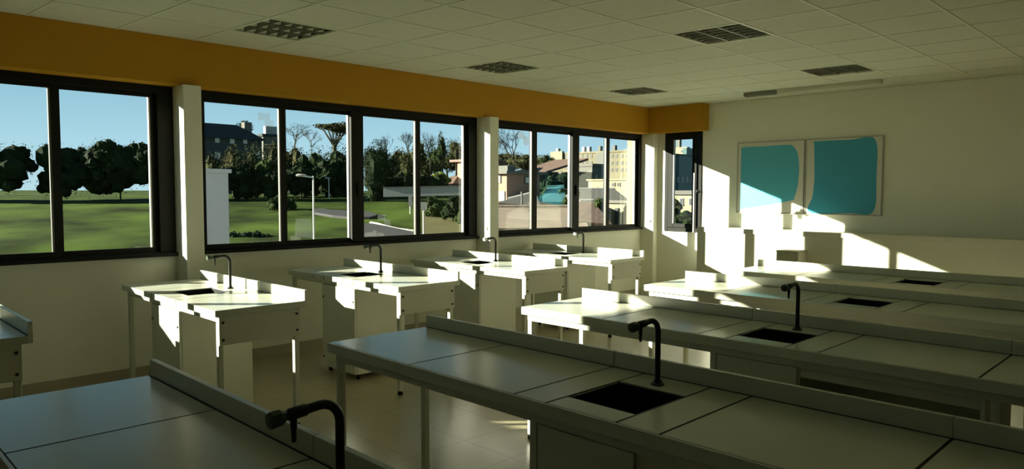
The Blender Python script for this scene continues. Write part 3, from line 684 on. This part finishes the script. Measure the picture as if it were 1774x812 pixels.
# second long window
bare_tree(890, 214, 300, 84, 40, 'bare branching tree behind the pink house in the second long window', 5, BARKD)
bare_tree(862, 224, 300, 60, 42, 'bare tree seen at the pier edge of the second long window', 5, BARKD)
for a in ((868, 262, 300, 56, 84, 'brown', 'brown leafless thicket crown left of the pink house'), (905, 262, 300, 60, 60, 'brown', 'brown thicket crown behind the pink house'),
          (938, 266, 300, 36, 70, 'olive', 'dark olive tree crown right of the white sash'), (950, 270, 296, 24, 75, 'olive', 'small olive tree at the foot of the cream flats')):
    tree('broad_tree', *a, 700)
t, o, d = block('pink_house', 842, 878, 935, 301, 352, 36, PINK, 'two storey pink house with lit orange gable and mauve side', 14)
part('roof', MB().prism([(-d[0]-.3, -.3, d[2]), (.3, -.3, d[2]), (.3, d[1]+.3, d[2]), (-d[0]-.3, d[1]+.3, d[2])], (0, 0, .14)), GREYR, t)
part('upper_block', MB().box(-d[0], -.1, .15, .7, d[2]+.14, d[2]+.42), GREYC, t)
win_l(t, o, (861, 303, 868, 317), PALEW, PALEW); win_l(t, o, (862, 331, 875, 348), PALEW, PALEW); win_r(t, o, (908, 305, 921, 319), FRW, GREYC)
hedge(926, 985, 300, 334, 54, 'blue', 'dark blue green hedge above the teal roof', 1500); hedge(978, 998, 322, 366, 29, 'mid', 'green shrub at the right of the teal roof', 700, .8, 'bush', 'bush')
# brown tiled roofs on the slope under the flats
t, o, d = block('tiled_house', 905, 945, 1010, 297, 330, 62, GREYC, 'house with long brown tiled roof below the cream flats', 14)
part('roof', MB().poly([(-d[0]-.6, -.6, d[2]-.2), (.6, -.6, d[2]-.2), (.6, d[1], d[2]+1.1), (-d[0]-.6, d[1], d[2]+1.1), (-d[0]-.6, -.6, d[2]), (.6, -.6, d[2]), (.6, d[1], d[2]+1.3), (-d[0]-.6, d[1], d[2]+1.3)],
     [(3, 2, 1, 0), (4, 5, 6, 7), (0, 1, 5, 4), (1, 2, 6, 5), (2, 3, 7, 6), (3, 0, 4, 7)]), TERRA, t)
# long cream block of flats
t, o, d = block('apartment_block', 955, 1100, 1104, 262, 330, 110, FLATS, 'long cream block of flats with chimneys on the skyline', 75)
flat_roof(t, d, FLATS, .3, .15)
def panel_l(t, o, rc, m_, name='facade_panel', dp=.12):
    p, q = on_y(rc[0], rc[1], o[1]), on_y(rc[2], rc[3], o[1]); part(name, MB().box(p.x-o[0], q.x-o[0], -dp, .02, q.z-o[2], p.z-o[2]), m_, t)
panel_l(t, o, (957, 263, 977, 282), CREAM, 'end_bay', .5)
for u in (962, 971): win_l(t, (o[0], o[1]-.5, o[2]), (u-2, 267, u+2, 275), GD, CREAM)
for rc in ((979, 266, 990, 292), (1033, 264, 1050, 312)): panel_l(t, o, rc, GREYC)
for u in (1008, 1016, 1024, 1060, 1068, 1077, 1086, 1095):
    for v_ in (267, 279, 291): win_l(t, o, (u-2.2, v_, u+2.2, v_+6.5), GD, FLATS)
for u in (967, 1012, 1021, 1040, 1065): p = on_y(u, 260, o[1]+1.5); part('chimney', MB().box(p.x-o[0]-.25, p.x-o[0]+.25, 1.2, 1.8, d[2]+.3, d[2]+1.2), GREYC if u > 1030 else PALEW, t)
# grey gable block, cream band, roofs
t, o, d = block('grey_gable_house', 960, 1004, 1029, 300, 362, 60, GREYC, 'grey rendered house in the third pane of the second window', 10)
flat_roof(t, d, GREYR, .12, .15)
t, o, d = block('grey_flats', 1000, 1026, 1052, 288, 330, 78, GREYC, 'grey flat fronted block below the cream flats', 12); flat_roof(t, d, GREYR, .3, .1)
t, o, d = block('cream_annexe', 1019, 1092, 1096, 312, 326, 46, CREAM, 'low cream annexe forming a pale band in the third and fourth panes', 16); flat_roof(t, d, CREAM, .1, .1)
for u in (1063, 1072): win_l(t, o, (u-3, 316, u+3, 323), GD, CREAM)
hedge(1024, 1054, 324, 337, 43, 'dark', 'dark clipped hedge under the cream annexe', 600, .8); hedge(1028, 1052, 338, 380, 24, 'mid', 'green bush in front of the white ridged roof', 1000, .6, 'bush', 'bush')
# white tower edge at the right of the fourth pane
t, o, d = block('cream_tower', 1086, 1108, 1111, 236, 400, 19, CREAM, 'tall cream wall edge closing the right of the last long window pane', 3); flat_roof(t, d, CREAM, .1, .05)
# low roofs close by
def gable_roof(name, pts, D, m_, mw, label, wall_h=2.4, ridge_m=None):
    P = [at(u, v, dd) for u, v, dd in pts]      # front-left eave, front-right eave, back-right ridge, back-left ridge
    c = P[0].copy(); Q = [p-c for p in P]; t = thing(name, c-Vector((0, 0, wall_h)), label, 'building', 'buildings beyond the windows')
    up = Vector((0, 0, wall_h)); Q = [q+up for q in Q]; th = Vector((0, 0, .14))
    part('roof', MB().prism(Q, th), m_, t)
    bk = [Q[2]+(Q[2]-Q[1])*1.0, Q[3]+(Q[3]-Q[0])*1.0]; bk = [Vector((b.x, b.y, Q[0].z)) for b in bk]
    part('roof_back', MB().prism([Q[3], Q[2], bk[0], bk[1]], th), m_, t)
    lo = lambda q: Vector((q.x, q.y, 0))
    part('walls', MB().poly([lo(Q[0]), lo(Q[1]), lo(bk[0]), lo(bk[1]), Q[0], Q[1], bk[0], bk[1], Q[3], Q[2]],
         [(0, 1, 5, 4), (1, 2, 6, 9, 5), (2, 3, 7, 6), (3, 0, 4, 8, 7)]), mw, t)
    part('ridge', MB().tube([Q[3]+th, Q[2]+th], .09, 6), ridge_m or PALEW, t)
    return t
gable_roof('tan_roof_shed', [(836, 404, 20), (1020, 402, 20), (1003, 366, 25), (850, 366, 25)], 20, TANR, CREAM, 'long low building with pale brown tiled roof below the second window', 2.6, TANR)
gable_roof('teal_shed', [(934, 355, 32), (982, 355, 32), (977, 327, 40), (948, 329, 40)], 32, TEALR, PALEW, 'shed with blue green roof behind the brown tiled roof', 1.6, TEALR)
gable_roof('grey_roof_house', [(858, 357, 30), (936, 362, 30), (929, 338, 36), (880, 350, 36)], 30, GREYR, PALEW, 'low white house with grey roof in front of the pink house', 1.7)
gable_roof('red_roof_house', [(1000, 392, 21), (1060, 396, 21), (1028, 356, 25), (1004, 356, 25)], 21, TERRA, PALEW, 'small house with reddish roof at the foot of the third pane', 2.4)
gable_roof('white_ridge_house', [(1000, 352, 30), (1090, 352, 30), (1066, 333.5, 34), (1000, 333.5, 34)], 30, GREYR, CREAM, 'house with white ridge line and dark roof in the third and fourth panes', 2.6)
t, o, d = block('small_white_annexe', 1050, 1086, 1092, 352, 396, 24, CREAM, 'small cream annexe with dark doorway low in the fourth pane', 5); flat_roof(t, d, GREYR, .1, .1)
win_l(t, o, (1066, 360, 1072, 392), GD, GREYC)
for u in (866, 884, 898): hedge(u-8, u+8, 352, 366, 27, 'olive', ['small olive shrub by the low white house, leftmost', 'small olive shrub in the middle before the low white house', 'small olive shrub by the pole before the low white house'][[866, 884, 898].index(u)], 260, .5, 'bush', 'bush')
p = at(904, 334, 27); g0 = at(904, 372, 27); t = thing('utility_pole', g0-Vector((0, 0, 1.5)), 'thin grey pole beside the low white house', 'pole'); part('shaft', MB().tube([(0, 0, 0), (0, 0, p.z-g0.z+1.5)], .035, 8), GREYC, t, smooth=True); part('cap', MB().lathe((0, 0, p.z-g0.z+1.5), (0, 0, 1), [(0, .05), (.03, .05), (.05, .0)], 8), GREYC, t)
# narrow window view
t, o, d = block('teal_block', 1140, 1150, 1250, 268, 330, 90, TEAL, 'dark teal clad block seen through the narrow window', 60); flat_roof(t, d, SLATE, .25, .1)
a_ = on_x(1190, 268, o[0]).y-o[1]; part('upper_storey', MB().box(-.6, -.05, a_, d[1], d[2]+.25, d[2]+1.1), TEAL, t)
for u in range(1156, 1216, 8): win_r(t, o, (u, 305, u+4, 317), GD, GREYC)
t, o, d = block('cream_penthouse', 1150, 1190, 1193, 256, 300, 112, CREAM, 'sunlit cream rooftop storey seen through the narrow window', 12); flat_roof(t, d, CREAM, .15, .1)
win_l(t, o, (1179, 259, 1185, 265), GD, CREAM); part('chimney', MB().box(-2.2, -1.7, .6, 1.2, d[2]+.15, d[2]+1.9), GREYC, t)
t, o, d = block('cream_house', 1140, 1216, 1222, 337, 372, 38, CREAM, 'cream house with white shutters low in the narrow window', 12); hip_roof(t, d, GREYR, .22, .15)
for u in (1181, 1197, 1210): win_l(t, o, (u-3, 343, u+3, 356), GD, PALEW)
hedge(1152, 1181, 338, 372, 33, 'olive', 'olive bush on the left of the narrow window view', 800, .8, 'bush', 'bush'); hedge(1160, 1222, 364, 402, 29, 'dark', 'dark hedge at the bottom of the narrow window view', 1500)

# ------------------------------------------------------------------ marks stuck on the panes
STK = bpy.data.materials.new('sticker_pale'); STK.use_nodes = True; n_ = STK.node_tree
tl = n_.nodes.new('ShaderNodeBsdfTranslucent'); tl.inputs[0].default_value = (.34, .40, .46, 1); mxs = n_.nodes.new('ShaderNodeMixShader'); mxs.inputs[0].default_value = .8
n_.nodes['Principled BSDF'].inputs['Base Color'].default_value = (.6, .62, .5, 1)
n_.links.new(n_.nodes['Principled BSDF'].outputs[0], mxs.inputs[1]); n_.links.new(tl.outputs[0], mxs.inputs[2]); n_.links.new(mxs.outputs[0], n_.nodes['Material Output'].inputs[0])
TAPE = tape_mat('tape_faint', (.62, .66, .68), .18)
def sticker(pts, xpl, m_, label, smooth=False):
    P = [on_x(u, v, xpl) for u, v in pts]; c = sum(P, Vector())/len(P); Q = [(p.y-c.y, p.z-c.z) for p in P]
    if smooth: Q = smooth_loop(Q, 5)
    o = MB().prism([(0, y, z) for y, z in Q], (-.001, 0, 0)).build('window_sticker', m_, loc=c)
    return tag(o, label, 'sticker', 'marks stuck on the panes')
xi = XW-.022+.0045; xo = XW-.052+.0045
sticker([(898, 231), (904, 228), (909, 231), (909, 238), (904, 241), (898, 238)], xi, STK, 'pale rounded sticker high on the pane beside the pier', True)
sticker([(908, 238), (912, 236), (916, 243), (914, 251), (909, 251), (906, 245)], xi, STK, 'pale pointed sticker just right of the rounded one', True)
sticker([(446, 195), (468, 196), (468, 209), (446, 208)], xi, TAPE, 'faint square tape mark on the sky in the first pane'); sticker([(458, 209), (474, 209), (474, 220), (458, 219)], xi, TAPE, 'faint lower tape mark on the sky in the first pane')
sticker([(655, 371), (668, 371), (668, 382), (655, 382)], xi, TAPE, 'faint square tape mark on the lawn in the third pane'); sticker([(666, 380), (676, 380), (676, 391), (666, 391)], xi, TAPE, 'faint lower tape mark on the lawn in the third pane')
sticker([(513, 379), (539, 379), (541, 412), (511, 411)], xo, TAPE, 'faint large tape mark left of the tall lamp post')
